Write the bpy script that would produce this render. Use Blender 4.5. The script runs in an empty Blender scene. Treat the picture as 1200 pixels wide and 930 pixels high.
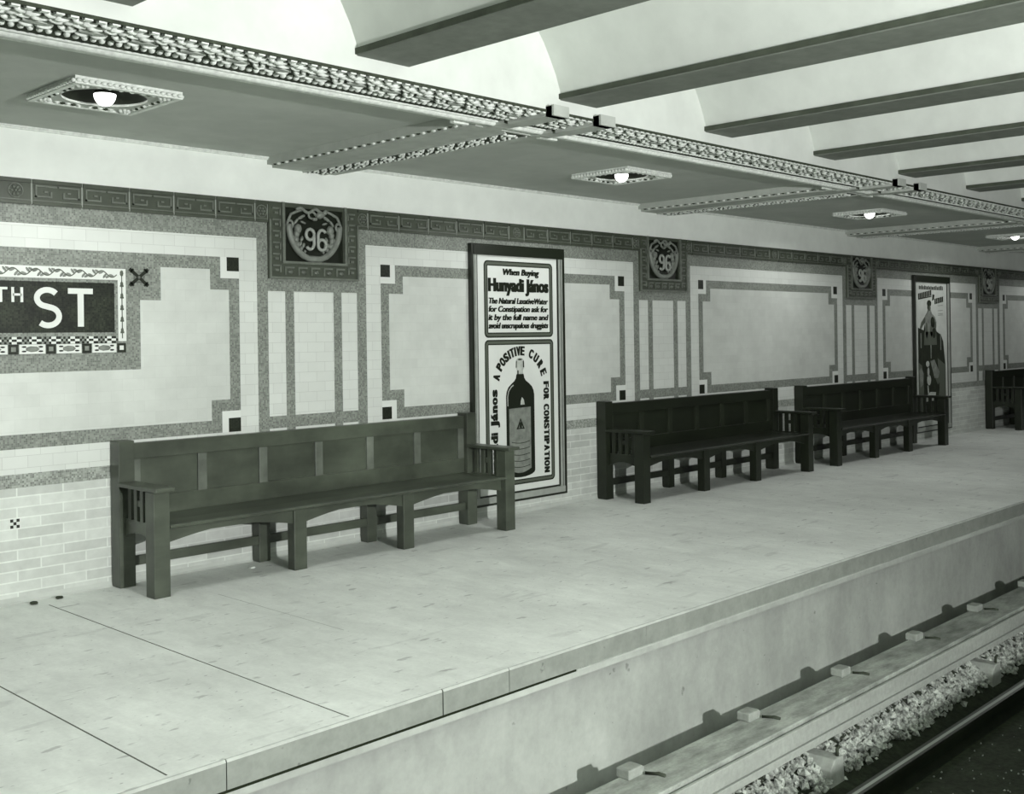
import bpy, bmesh, math, random
from mathutils import Matrix, Vector
random.seed(7)
S = bpy.context.scene
COL = S.collection
PI = math.pi

# ------------------------------------------------------------------ camera
W_, H_ = 1200, 930
YAW, ROLL, FPX, CY = 0.802157, 0.0139701, 1288.7, 395.27
CAMZ = 1.6
f = Vector((math.sin(YAW), math.cos(YAW), 0)); r = Vector((math.cos(YAW), -math.sin(YAW), 0)); d = f.cross(r)
c, s = math.cos(ROLL), math.sin(ROLL)
r2 = c*r + s*d; d2 = -s*r + c*d
cam = bpy.data.cameras.new('camera'); camo = bpy.data.objects.new('camera', cam); COL.objects.link(camo)
M = Matrix((r2, -d2, -f)).transposed().to_4x4(); M.translation = Vector((0, 0, CAMZ)); camo.matrix_world = M
cam.sensor_width = 36; cam.lens = 36*FPX/W_; cam.shift_y = -(H_/2-CY)/W_; cam.clip_start = .05
S.camera = camo

# ------------------------------------------------------------------ materials
def tint(v):
    pts = [(.004, .66, .45), (.02, .76, .56), (.2, .91, .87), (.7, .95, .935), (1.2, .95, .94)]
    v = max(v, .0041)
    for a, b in zip(pts, pts[1:]):
        if v <= b[0]:
            t = (math.log(v)-math.log(a[0]))/(math.log(b[0])-math.log(a[0]))
            return (v*(a[1]+t*(b[1]-a[1])), v, v*(a[2]+t*(b[2]-a[2])), 1)
    return (v*.95, v, v*.94, 1)

def mat(name, v, rough=.7, spec=.3, noise=(), cells=None, bricks=None, bump=0, emit=0, metal=0, coat=0, specks=()):
    """v: grey value; noise: list of (scale, amount[, stretch]); cells: (size, amount, grout) mosaic; bricks: (w, h, mortar, mortar value, variation)"""
    m = bpy.data.materials.new(name); m.use_nodes = True
    nt = m.node_tree; N = nt.nodes; L = nt.links
    b = N['Principled BSDF']
    b.inputs['Roughness'].default_value = rough
    b.inputs['Specular IOR Level'].default_value = spec
    b.inputs['Metallic'].default_value = metal
    b.inputs['Coat Weight'].default_value = coat
    b.inputs['Base Color'].default_value = tint(v)
    if emit:
        b.inputs['Emission Color'].default_value = (1, 1, .97, 1); b.inputs['Emission Strength'].default_value = emit
    if not (noise or cells or bricks or specks): return m
    tc = N.new('ShaderNodeTexCoord')
    def math_(op, a, bb=None):
        n = N.new('ShaderNodeMath'); n.operation = op
        for i, q in enumerate((a, bb)):
            if q is None: continue
            if isinstance(q, (int, float)): n.inputs[i].default_value = q
            else: L.new(q, n.inputs[i])
        return n.outputs[0]
    fac = None      # multiplicative factor on the grey value
    def mul(x):
        nonlocal fac
        fac = x if fac is None else math_('MULTIPLY', fac, x)
    for nz in noise:
        n = N.new('ShaderNodeTexNoise'); n.inputs['Scale'].default_value = nz[0]; n.inputs['Detail'].default_value = 5
        n.inputs['Roughness'].default_value = .6
        mp = N.new('ShaderNodeMapping'); L.new(tc.outputs['Object'], mp.inputs['Vector'])
        if len(nz) > 2: mp.inputs['Scale'].default_value = nz[2]
        L.new(mp.outputs[0], n.inputs['Vector'])
        mr = N.new('ShaderNodeMapRange'); mr.inputs[1].default_value = .3; mr.inputs[2].default_value = .7
        mr.inputs[3].default_value = 1-nz[1]; mr.inputs[4].default_value = 1+nz[1]; L.new(n.outputs[0], mr.inputs[0])
        mul(mr.outputs[0])
    for sk in specks:       # (scale, threshold, darkening, stretch): stains and specks
        n = N.new('ShaderNodeTexNoise'); n.inputs['Scale'].default_value = sk[0]; n.inputs['Detail'].default_value = 3
        mp = N.new('ShaderNodeMapping'); L.new(tc.outputs['Object'], mp.inputs['Vector']); mp.inputs['Scale'].default_value = sk[3]; L.new(mp.outputs[0], n.inputs['Vector'])
        mr = N.new('ShaderNodeMapRange'); mr.inputs[1].default_value = sk[1]; mr.inputs[2].default_value = sk[1]+.05
        mr.inputs[3].default_value = 1; mr.inputs[4].default_value = 1-sk[2]; L.new(n.outputs[0], mr.inputs[0]); mul(mr.outputs[0])
    if cells:
        sx = N.new('ShaderNodeSeparateXYZ'); L.new(tc.outputs['Object'], sx.inputs[0])
        us = [math_('DIVIDE', sx.outputs[i], cells[0]) for i in (0, 2)]
        fl = [math_('FLOOR', u) for u in us]; fr = [math_('FRACT', u) for u in us]
        cb = N.new('ShaderNodeCombineXYZ'); L.new(fl[0], cb.inputs[0]); L.new(fl[1], cb.inputs[1])
        wn = N.new('ShaderNodeTexWhiteNoise'); wn.noise_dimensions = '2D'; L.new(cb.outputs[0], wn.inputs['Vector'])
        mr = N.new('ShaderNodeMapRange'); mr.inputs[3].default_value = 1-cells[1]; mr.inputs[4].default_value = 1+cells[1]
        L.new(wn.outputs['Value'], mr.inputs[0])
        g = math_('MAXIMUM', math_('LESS_THAN', fr[0], .12), math_('LESS_THAN', fr[1], .12))
        mx = N.new('ShaderNodeMix'); L.new(g, mx.inputs[0]); L.new(mr.outputs[0], mx.inputs[2]); mx.inputs[3].default_value = cells[2]
        mul(mx.outputs[0])
    if bricks:
        sx = N.new('ShaderNodeSeparateXYZ'); L.new(tc.outputs['Object'], sx.inputs[0])
        cb = N.new('ShaderNodeCombineXYZ'); L.new(sx.outputs[0], cb.inputs[0]); L.new(sx.outputs[2], cb.inputs[1])
        bt = N.new('ShaderNodeTexBrick'); L.new(cb.outputs[0], bt.inputs['Vector'])
        bt.inputs['Scale'].default_value = 1; bt.inputs['Brick Width'].default_value = bricks[0]; bt.inputs['Row Height'].default_value = bricks[1]
        bt.inputs['Mortar Size'].default_value = bricks[2]; bt.inputs['Mortar Smooth'].default_value = .1
        lo, hi = 1-bricks[4], 1+bricks[4]; mv = bricks[3]
        bt.inputs['Color1'].default_value = (lo, lo, lo, 1); bt.inputs['Color2'].default_value = (hi, hi, hi, 1); bt.inputs['Mortar'].default_value = (mv, mv, mv, 1)
        sp = N.new('ShaderNodeSeparateColor'); L.new(bt.outputs['Color'], sp.inputs[0]); mul(sp.outputs[0])
    vm = N.new('ShaderNodeVectorMath'); vm.operation = 'SCALE'; vm.inputs[0].default_value = tint(v)[:3]; L.new(fac, vm.inputs['Scale'])
    mn = N.new('ShaderNodeVectorMath'); mn.operation = 'MINIMUM'; mn.inputs[1].default_value = (.9, .92, .9); L.new(vm.outputs[0], mn.inputs[0])
    L.new(mn.outputs[0], b.inputs['Base Color'])
    if bump:
        bp = N.new('ShaderNodeBump'); bp.inputs['Strength'].default_value = bump; bp.inputs['Distance'].default_value = .01
        L.new(fac, bp.inputs['Height']); L.new(bp.outputs[0], b.inputs['Normal'])
    return m

MT = dict(
    plaster=mat('white_plaster', .86, .9, .1, [(1.2, .05), (7, .03)]),
    arch=mat('arch_plaster', .66, .9, .1, [(.8, .08), (5, .05)]),
    border=mat('white_glazed_tile', .63, .35, .4, [(2, .05)], bricks=(.157, .0755, .0012, .72, .03)),
    field=mat('cream_glazed_tile', .56, .4, .4, [(.9, .10), (6, .05)], bricks=(.157, .0755, .0010, .9, .03)),
    square=mat('bright_white_tile', .68, .35, .4),
    nametile=mat('name_mosaic', .016, .5, .3, [(7, .75)], cells=(.0125, .75, 1.6)),
    mosaic=mat('grey_mosaic', .205, .5, .3, [(4, .12)], cells=(.0125, .38, 1.25)),
    darkmosaic=mat('dark_mosaic', .014, .5, .3, cells=(.0125, .6, 1.4)),
    frieze=mat('faience_frieze', .066, .45, .4, [(9, .18)]),
    friezehi=mat('faience_ridge', .14, .4, .4, [(14, .2)]),
    grout=mat('frieze_joint', .3, .8, .2),
    brick=mat('roman_brick', .54, .6, .3, [(1.0, .10), (12, .08)], bricks=(.29, .0655, .0045, 1.25, .13)),
    wainscot=mat('pale_mosaic_strip', .27, .5, .3, [(5, .15)], cells=(.0125, .45, 1.3)),
    floor=mat('concrete_floor', .70, .75, .25, [(.7, .10), (3.2, .09, (1, .45, 1)), (16, .06, (1, .4, 1)), (42, .04)], bump=.05, specks=[(9, .655, .33, (.7, 1.8, 1)), (3.5, .63, .13, (.5, 2, 1)), (26, .68, .45, (1, 2, 1))]),
    platdark=mat('dark_platform', .25, .9, .1, [(1, .2)]),
    basecove=mat('cement_cove', .50, .8, .2, [(4, .1)]),
    jointfaint=mat('faint_joint', .40, .9, .1),
    joint=mat('floor_joint', .10, .9, .1),
    coping=mat('platform_coping', .235, .8, .2, [(3, .10), (11, .10), (40, .05)], bump=.06, specks=[(14, .70, .4, (1, 1, 1))]),
    copingtop=mat('worn_coping_edge', .40, .8, .2, [(9, .15)]),
    platwall=mat('platform_wall', .36, .85, .15, [(.9, .14), (4, .12, (1, 1, .5)), (22, .06)], bump=.08, specks=[(11, .72, .4, (1, 1, 1)), (30, .74, .5, (1, 1, 1))]),
    crack=mat('crack_and_shade_dark', .02, .9, .05),  # coping cracks, and painted shade in the plank slot
    soffit=mat('panel_ceiling', .45, .8, .15, [(1.0, .09), (5, .05)]),
    ground=mat('cornice_ground', .055, .8, .15, [(20, .4)]),
    plasterwork=mat('white_plasterwork', .72, .8, .15, [(30, .18)]),
    greywork=mat('grey_plasterwork', .45, .8, .15, [(8, .1)]),
    beam=mat('beam_paint', .18, .7, .2, [(2.2, .14), (14, .12)]),
    beamdark=mat('beam_soot', .08, .8, .15, [(6, .3)]),
    wood=mat('dark_oak', .016, .38, .42, [(6, .28, (.25, 1, 1)), (2, .2)]),
    woodlit=mat('worn_lit_oak', .072, .34, .5, [(5, .3, (.25, 1, 1)), (1.6, .5)]),  # wear, plus the first bench's stronger light put into a paler oak
    woodstile=mat('rubbed_lit_oak', .13, .34, .5, [(5, .3), (1.6, .4)]),  # rubbed stiles of the first bench, also painted as lit
    woodedge=mat('rubbed_dark_oak', .026, .38, .42, [(6, .28)]),
    frame=mat('black_frame', .014, .35, .5),
    framelight=mat('grey_moulding', .33, .5, .4, [(10, .12)]),
    paper=mat('poster_paper', .66, .8, .15, [(3, .04)]),
    paperaged=mat('aged_poster_paper', .50, .8, .15, [(5, .12)]),
    ink=mat('black_ink', .012, .6, .2),
    inkgrey=mat('grey_ink', .10, .6, .2),
    inkmid=mat('mid_grey_ink', .2, .6, .2, [(14, .3)]),
    inkpale=mat('pale_ink', .42, .6, .2, [(20, .2)]),
    inkdark=mat('dark_print', .022, .7, .2, [(10, .4)]),
    niche=mat('dark_blue_faience', .010, .35, .4),
    relief=mat('cream_faience', .20, .45, .4, [(20, .22)]),
    numeral=mat('pale_numeral', .34, .4, .4),
    bowl=mat('dark_bowl', .014, .5, .4),
    bulb=mat('glowing_bulb', .9, .3, .3, emit=3),
    rail=mat('steel_rail', .03, .35, .5, [(10, .3)], metal=.6),
    worn=mat('worn_steel', .32, .35, .6),
    rust=mat('rusty_iron', .045, .7, .3, [(14, .35)]),
    plank=mat('weathered_plank', .30, .85, .15, [(3, .3, (.3, 1, 1)), (14, .35, (.35, 1, 1)), (50, .1)], bump=.25),
    sideboard=mat('pale_plank', .33, .85, .15, [(4, .14, (.25, 1, 1)), (30, .1)], bump=.1),
    block=mat('grey_block', .30, .85, .2, [(15, .2)]),
    bed=mat('oily_shaded_bed', .035, .8, .2, [(3, .3), (25, .4)], bump=.3),  # dark tone also stands in for the opposite platform's shadow
    stone=mat('ballast_stone', .30, .8, .2, [(22, .85), (70, .3)]),
    litter=mat('dark_litter', .05, .9, .1, [(30, .4)]),
    scrap=mat('paper_scrap', .75, .9, .1),
)

# ------------------------------------------------------------------ mesh helpers
class MB:
    def __init__(self): self.v = []; self.f = []; self.m = []; self.sm = []
    def add(self, vs, fs, mi=0, smooth=False):
        o = len(self.v); self.v += [tuple(q) for q in vs]
        for q in fs: self.f.append([o+i for i in q]); self.m.append(mi); self.sm.append(smooth)
    def box(self, x0, x1, y0, y1, z0, z1, mi=0):
        self.add([(x, y, z) for x in (x0, x1) for y in (y0, y1) for z in (z0, z1)],
                 [(0, 1, 3, 2), (4, 6, 7, 5), (0, 4, 5, 1), (2, 3, 7, 6), (0, 2, 6, 4), (1, 5, 7, 3)], mi)
    def prism(self, pts, y0, y1, mi=0, ax='y'):
        """polygon in the plane across ax, drawn out from y0 to y1"""
        P = (lambda a, b, t: (a, t, b)) if ax == 'y' else (lambda a, b, t: (a, b, t)) if ax == 'z' else (lambda a, b, t: (t, a, b))
        n = len(pts); vs = [P(a, b, y0) for a, b in pts]+[P(a, b, y1) for a, b in pts]
        self.add(vs, [list(range(n)), list(range(2*n-1, n-1, -1))]+[(i, (i+1) % n, n+(i+1) % n, n+i) for i in range(n)], mi)
    def strip(self, a, b, y0, y1, mi=0, ax='y'):
        """band between two equally long 2D lines, as quads with thickness"""
        for i in range(len(a)-1): self.prism([a[i], a[i+1], b[i+1], b[i]], y0, y1, mi, ax)
    def ribbon(self, pts, w, y0, y1, mi=0):
        L, R = [], []
        for i, p in enumerate(pts):
            q0 = pts[max(i-1, 0)]; q1 = pts[min(i+1, len(pts)-1)]
            dx, dz = q1[0]-q0[0], q1[1]-q0[1]; l = math.hypot(dx, dz) or 1
            nx, nz = -dz/l*w/2, dx/l*w/2
            L.append((p[0]+nx, p[1]+nz)); R.append((p[0]-nx, p[1]-nz))
        self.strip(L, R, y0, y1, mi)
    def lump(self, x, y, z, rx, ry, rz, mi=0, n=6, rot=0, rings=3):
        vs = []; fs = []; cr, sr = math.cos(rot), math.sin(rot)
        def P(a, b, cz): return (x+a*rx*cr-b*ry*sr, y+a*rx*sr+b*ry*cr, z+cz*rz)
        vs.append(P(0, 0, -1))
        for i in range(1, rings+1):
            th = -PI/2+PI*i/(rings+1)
            for j in range(n): vs.append(P(math.cos(th)*math.cos(2*PI*j/n), math.cos(th)*math.sin(2*PI*j/n), math.sin(th)))
        vs.append(P(0, 0, 1)); e = len(vs)-1
        for j in range(n):
            fs.append((0, 1+(j+1) % n, 1+j)); fs.append((e, e-n+j, e-n+(j+1) % n))
            for i in range(rings-1):
                a = 1+i*n; fs.append((a+j, a+(j+1) % n, a+n+(j+1) % n, a+n+j))
        self.add(vs, fs, mi, True)
    def lumpv(self, x, z, y, rx, rz, ry, mi=0, rot=0, n=7):
        """lump on the wall: ellipse axes in x and z, turned by rot in the wall plane"""
        o = len(self.v); self.lump(0, 0, 0, rx, rz, ry, mi, n)
        cr, sr = math.cos(rot), math.sin(rot)
        for i in range(o, len(self.v)):
            a, b, h = self.v[i]; self.v[i] = (x+a*cr-b*sr, y-h, z+a*sr+b*cr)
    def tube(self, pts, rad, n=8, mi=0, smooth=True, closed=False):
        pts = [Vector(p) for p in pts]; k = len(pts); vs = []; fs = []
        for i, p in enumerate(pts):
            t = (pts[(i+1) % k] if closed or i < k-1 else p)-(pts[i-1] if closed or i > 0 else p); t.normalize()
            up = Vector((0, 1, 0)) if abs(t.y) < .9 else Vector((0, 0, 1))
            a = t.cross(up).normalized(); b = t.cross(a)
            for j in range(n): q = p+rad*(math.cos(2*PI*j/n)*a+math.sin(2*PI*j/n)*b); vs.append(q)
        for i in range(k if closed else k-1):
            for j in range(n): fs.append((i*n+j, i*n+(j+1) % n, ((i+1) % k)*n+(j+1) % n, ((i+1) % k)*n+j))
        if not closed: fs += [list(range(n))[::-1], list(range((k-1)*n, k*n))]
        self.add(vs, fs, mi, smooth)
    def lathe(self, prof, cx, cy, n=32, mi=0):
        vs = [(cx+r_*math.cos(2*PI*j/n), cy+r_*math.sin(2*PI*j/n), z) for r_, z in prof for j in range(n)]
        fs = [(i*n+j, i*n+(j+1) % n, (i+1)*n+(j+1) % n, (i+1)*n+j) for i in range(len(prof)-1) for j in range(n)]
        self.add(vs, fs, mi, True)
    def build(self, name, mats, parent=None, bevel=0, recalc=True):
        me = bpy.data.meshes.new(name); me.from_pydata(self.v, [], self.f)
        if not isinstance(mats, (list, tuple)): mats = [mats]
        for q in mats: me.materials.append(q)
        me.polygons.foreach_set('material_index', self.m); me.polygons.foreach_set('use_smooth', self.sm)
        if recalc:
            bm = bmesh.new(); bm.from_mesh(me); bmesh.ops.recalc_face_normals(bm, faces=bm.faces); bm.to_mesh(me); bm.free()
        me.update()
        o = bpy.data.objects.new(name, me); COL.objects.link(o)
        if parent: o.parent = parent; o.matrix_parent_inverse = Matrix.Translation(-parent.location)
        if bevel:
            b = o.modifiers.new('bevel', 'BEVEL'); b.width = bevel; b.segments = 2; b.limit_method = 'ANGLE'
        return o

def thing(name, label, cat, loc=(0, 0, 0), group=None):
    o = bpy.data.objects.new(name, None); COL.objects.link(o); o.location = loc; o.empty_display_size = .1
    o['label'] = label; o['category'] = cat
    if group: o['group'] = group
    return o
def tag(o, label, cat, group=None):
    o['label'] = label; o['category'] = cat
    if group: o['group'] = group
    return o
def struct(o): o['kind'] = 'structure'; return o

_tm = {}
def glyphs(txt, off=0.0):
    """flat mesh of a line of type: list of verts and faces, width, at size 1"""
    key = (txt, off)
    if key not in _tm:
        cu = bpy.data.curves.new('type', 'FONT'); cu.body = txt; cu.offset = off; cu.resolution_u = 4
        ob = bpy.data.objects.new('type', cu); COL.objects.link(ob)
        dg = bpy.context.evaluated_depsgraph_get(); me = bpy.data.meshes.new_from_object(ob.evaluated_get(dg))
        vs = [tuple(v.co) for v in me.vertices]; fs = [tuple(p.vertices) for p in me.polygons]
        bpy.data.objects.remove(ob); bpy.data.meshes.remove(me); bpy.data.curves.remove(cu)
        xs = [v[0] for v in vs] or [0]
        _tm[key] = (vs, fs, min(xs), max(xs))
    return _tm[key]
CAP = .73
def line_of_type(mb, txt, x0, x1, zbase, cap, y, off=.02, shear=0, mi=0, bold=0, step=.003):
    vs, fs, a, b = glyphs(txt, off); sx = (x1-x0)/(b-a); sz = cap/CAP
    for k in (range(-bold, bold+1) if bold else (0,)):
        mb.add([(x0+(v[0]-a)*sx+shear*v[1]*sz+k*step, y-.00002*k, zbase+v[1]*sz) for v in vs], fs, mi)
def letter(mb, ch, x, z, w, h, ang, y, off=.03, mi=0):
    """one letter centred on (x, z), turned by ang"""
    vs, fs, a, b = glyphs(ch, off); zs = [v[1] for v in vs]; z0, z1 = 0, (.73 if ch not in 'yjg' else .73)
    ca, sa = math.cos(ang), math.sin(ang); out = []
    for v in vs:
        u = ((v[0]-a)/(b-a)-.5)*w; t = (v[1]/CAP-.5)*h
        out.append((x+u*ca-t*sa, y, z+u*sa+t*ca))
    for k in range(-2, 3): mb.add([(p_[0]+k*.0028*ca, y-.00002*k, p_[2]+k*.0028*sa) for p_ in out], fs, mi)

# ------------------------------------------------------------------ layout constants
YW = 6.95                    # tiled wall
YE = 3.73                    # platform edge
YR = YE+.25                  # platform wall, set back under the coping
P0, PITCH = 5.009, 4.485     # pilaster centres
XA, XB = -2.0, 25.0
PK = [P0+PITCH*k for k in range(-2, 5)]

# ------------------------------------------------------------------ wall by painted cells
def painted(name, rects, mats, place, extra=None):
    """flat cell mesh: later rectangles lie over earlier ones; place(a, b) gives the 3D point"""
    rnd = lambda q: round(q, 4)
    xs = sorted({rnd(v) for q in rects for v in q[:2]}); zs = sorted({rnd(v) for q in rects for v in q[2:4]})
    xi = {v: i for i, v in enumerate(xs)}; zi = {v: i for i, v in enumerate(zs)}
    grid = {}
    for x0, x1, z0, z1, m in rects:
        for i in range(xi[rnd(x0)], xi[rnd(x1)]):
            for j in range(zi[rnd(z0)], zi[rnd(z1)]): grid[i, j] = m
    mb = MB(); vid = {}
    def V(i, j):
        if (i, j) not in vid: vid[i, j] = len(mb.v); mb.v.append(place(xs[i], zs[j]))
        return vid[i, j]
    names = list(mats)
    for (i, j), m in grid.items():
        if m is None: continue
        mb.f.append([V(i, j), V(i+1, j), V(i+1, j+1), V(i, j+1)]); mb.m.append(names.index(m)); mb.sm.append(False)
    if extra: extra(mb)
    return mb.build(name, [MT[n] for n in names], recalc=False)

R = [(XA, XB, 0, .71, 'brick'), (XA, XB, .71, .795, 'wainscot'), (XA, XB, .795, 2.475, 'mosaic'),
     (XA, XB, .795, .95, 'border'), (XA, XB, 2.475, 2.635, 'grout'), (XA, XB, 2.635, 3.0, 'plaster')]
for i, p in enumerate(PK):
    xl, xr = p+.506, p+PITCH-.506
    if xl < XB-.5:
        xr = min(xr, XB)
        R += [(xl, xr, .95, 2.355, 'border'), (xl+.15, xr-.15, .95, 2.205, 'mosaic'), (xl+.235, xr-.235, 1.04, 2.115, 'field')]
        for sx, xe in ((1, xl+.15), (-1, xr-.15)):
            for sz, ze in ((1, .95), (-1, 2.205)):
                for q, m in ((.235, 'mosaic'), (.152, 'square'), (.10, 'darkmosaic')):
                    a, b = sorted((xe, xe+sx*q)); e, g = sorted((ze, ze+sz*q)); R.append((a, b, e, g, m))
    R += [(p-.506, p+.506, .95, 2.475, 'mosaic')]
    for a, b in ((-.413, -.262), (-.183, .183), (.262, .413)):
        R += [(p+a, p+b, 1.04, 1.969, 'border')]
    for a, b in ((-.506, -.413), (-.262, -.183), (.183, .262), (.413, .506)):
        R += [(p+a, p+b, .795, .95, 'mosaic')]
SX = 2.766      # centre of the station name panel
for sg in (-1, 1):
    a, b = sorted((SX, SX+sg*.973)); R.append((a, b, 1.887, 2.205, 'mosaic'))
    a, b = sorted((SX, SX+sg*.821)); R.append((a, b, 1.421, 2.205, 'mosaic'))
for i in range(3):                                     # small checkered accent in the brick
    for j in range(3):
        if (i+j) % 2 == 0: R.append((2.713+i*.019, 2.713+i*.019+.019, .463+j*.019, .463+j*.019+.019, 'darkmosaic'))
def wall_body(mb): mb.box(XA, XB, YW+.002, YW+.3, -.0, 3.6, 0)
struct(painted('wall_back', R, ['plaster', 'border', 'field', 'square', 'mosaic', 'darkmosaic', 'grout', 'brick', 'wainscot'],
               lambda x, z: (x, YW, z), wall_body))
mb = MB(); mb.prism([(YW, 0), (YW-.022, 0), (YW-.008, .012), (YW, .036)], XA, XB, 0, 'x'); struct(mb.build('baseboard_back', MT['basecove']))

# frieze of relief tiles over the panels
mb = MB()
def fret(x, w, z0, z1, y):
    """key pattern of one tile: two squared spirals"""
    t = .011
    for q in (0, 1):
        a, b = x+.02+q*(w-.03)/2, x+.01+(q+1)*(w-.03)/2
        m = (a+b)/2; zm = (z0+z1)/2
        sgn = 1 if q == 0 else -1
        bar = lambda u0, u1, v0, v1: mb.box(min(u0, u1), max(u0, u1), y, y+.008, v0, v1, 1)
        bar(a, b, z1-t, z1); bar(a, a+t, z0+.01, z1-t) if q == 0 else bar(b-t, b, z0+.01, z1-t)
        bar(a if q == 0 else a+.03, b-.03 if q == 0 else b, z0+.01, z0+.01+t)
        e = b-.03-t if q == 0 else a+.03
        bar(e, e+t, z0+.01+t, zm+.006)
        bar(m-.012, m+.012, zm-.002, zm+t-.002)
def tile(x0, x1, kind):
    g = .005
    mb.box(x1-.0052, x1+.0052, YW-.013, YW, 2.478, 2.630, 2)
    mb.box(x0+g, x1-g, YW-.014, YW, 2.475, 2.633, 0)
    mb.box(x0+g, x1-g, YW-.024, YW-.014, 2.608, 2.633, 0); mb.box(x0+g, x1-g, YW-.020, YW-.014, 2.475, 2.493, 0)
    mb.box(x0+g, x1-g, YW-.019, YW-.014, 2.498, 2.504, 1)
    if kind == 'key': fret(x0, x1-x0, 2.512, 2.598, YW-.022)
    else:
        xc, zc = (x0+x1)/2, 2.555
        for k in range(6): mb.lumpv(xc+.023*math.cos(k*PI/3), zc+.023*math.sin(k*PI/3), YW-.014, .014, .010, .012, 1, k*PI/3)
        mb.lumpv(xc, zc, YW-.016, .010, .010, .014, 1)
        mb.tube([(xc+.044*math.cos(t*PI/8), YW-.016, zc+.044*math.sin(t*PI/8)) for t in range(16)], .005, 5, 1, True, True)
for i, p in enumerate(PK):
    c_ = p+PITCH/2; half = PITCH/2-.413
    tile(c_-.1, c_+.1, 'rose')
    w = (half-.1-.11)/5
    for sg in (-1, 1):
        for k in range(5):
            a = c_+sg*(.1+k*w); b = c_+sg*(.1+(k+1)*w); tile(min(a, b), max(a, b), 'key')
        a = c_+sg*(half-.11); b = c_+sg*half; tile(min(a, b), max(a, b), 'rose')
struct(mb.build('trim_1', [MT['frieze'], MT['friezehi'], MT['grout']]))

# ------------------------------------------------------------------ station name panel
sign = thing('station_sign', 'mosaic station name panel with white street lettering on a dark field', 'sign', (SX, YW-.004, 1.53))
y1 = YW-.004
H2 = .718
mb = MB(); mb.box(SX-.637, SX+.637, y1-.002, YW, 1.671, 1.995); mb.build('name_field', MT['nametile'], sign)
mb = MB()
for x0, x1, z0, z1 in ((SX-.662, SX+.662, 1.995, 2.017), (SX-.662, SX+.662, 1.648, 1.671), (SX-.662, SX-.637, 1.671, 1.995), (SX+.637, SX+.662, 1.671, 1.995)):
    mb.box(x0, x1, y1-.001, YW, z0, z1)
mb.build('grey_rim', MT['mosaic'], sign)
mb = MB(); mb.box(SX-.662, SX+.662, y1-.001, YW, 2.017, 2.092); mb.box(SX-.718, SX-.662, y1-.001, YW, 1.612, 2.092); mb.box(SX+.662, SX+.718, y1-.001, YW, 1.612, 2.092)
vb = mb.build('white_border', MT['square'], sign)
mb = MB()
vine = [(SX-.655+i*.005, 2.055+.021*math.sin((SX-.655+i*.005-2.71)*2*PI/.143)) for i in range(263)]
mb.ribbon(vine, .006, y1-.004, y1-.001, 0)
x = SX-.62; k = 0
while x < SX+.64:
    sg = 1 if k % 2 else -1
    for t, (u, v, a) in enumerate(((0, 0, .5), (.025, .006, -.4), (-.022, .004, .9))):
        mb.lumpv(x+u, 2.055-sg*.016+sg*v, y1-.001, .020, .0085, .002, 1, sg*a)
    x += .0715; k += 1
mb.build('vine_ornament', [MT['inkgrey'], MT['inkmid']], sign)
for sg in (-1, 1):
    mb = MB(); xc = SX+sg*.690
    mb.box(xc-.0035, xc+.0035, y1-.0018, y1-.0009, 1.63, 2.07)
    mb.lumpv(xc, 2.062, y1-.001, .013, .022, .003)
    for k in range(5):
        zc = 1.99-.077*k
        mb.lumpv(xc, zc, y1-.001, .011, .020, .003); mb.box(xc-.003, xc+.003, y1-.002, y1, zc-.045, zc); mb.box(xc-.013, xc+.013, y1-.002, y1, zc-.018, zc-.006)
    mb.build('leaf_chain', MT['inkgrey'], sign)
mb = MB(); mb.box(SX-.662, SX+.662, y1-.0005, YW, 1.597, 1.648, 2)
for i in range(86):
    for j in range(3):
        x0 = SX-.660+i*.01535; z0 = 1.600+j*.0153
        mb.box(x0, x0+.01535, y1-.001, y1, z0, z0+.0153, (i//2+i+j) % 2 if (i % 8) < 5 else (2 if (i+j) % 2 else 0))
mb.build('checker_band', [MT['darkmosaic'], MT['square'], MT['mosaic']], sign)
mb = MB(); mb.box(SX-.718, SX+.718, y1-.0005, YW, 1.535, 1.600, 3)
k = -3
for k in range(-3, 4):
    xc = SX-.021+.2335*k+.0
    if k == 3: xc = SX+.683
    if k == -3: xc = SX-.683
    mb.box(xc-.031, xc+.031, y1-.002, y1, 1.537, 1.598, 0); mb.box(xc-.014, xc+.014, y1-.003, y1, 1.554, 1.583, 1 if abs(k) == 3 else 2)
    if k < 3:
        a, b = xc+.036, SX-.021+.2335*(k+1)-.036+(.0 if k < 2 else .003)
        if k == -3: b = SX-.021+.2335*(-2)-.036
        mb.box(a, b, y1-.002, y1, 1.539, 1.598, 1)
        m_ = (a+b)/2; mb.lumpv(m_, 1.569, y1-.002, .045, .019, .002, 2)
        for sg in (-1, 1):
            mb.lumpv(m_+sg*.052, 1.583, y1-.002, .016, .006, .002, 0); mb.lumpv(m_+sg*.052, 1.555, y1-.002, .016, .006, .002, 0)
mb.build('square_band', [MT['darkmosaic'], MT['square'], MT['inkmid'], MT['mosaic']], sign)
for sg in (-1, 1):
    mb = MB(); xc, zc = SX+sg*.813, 2.039
    mb.lumpv(xc, zc, y1+.001, .05, .05, .002, 1, PI/4, 4)
    for a in (1, -1):
        mb.ribbon([(xc-.066, zc-a*.056), (xc+.066, zc+a*.056)], .021, y1-.003, y1+.002, 0)
        for q in (-1, 1): mb.ribbon([(xc+q*.050-.012, zc+a*q*.045+a*.012), (xc+q*.050+.012, zc+a*q*.045-a*.012)], .013, y1-.003, y1+.002, 0)
    mb.lumpv(xc, zc, y1-.003, .010, .010, .002, 1)
    mb.build('cross_ornament', [MT['darkmosaic'], MT['inkmid']], sign)
def arc(cx, cz, rx, rz, a0, a1, n=14): return [(cx+rx*math.cos(math.radians(a0+(a1-a0)*i/n)), cz+rz*math.sin(math.radians(a0+(a1-a0)*i/n))) for i in range(n+1)]
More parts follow.
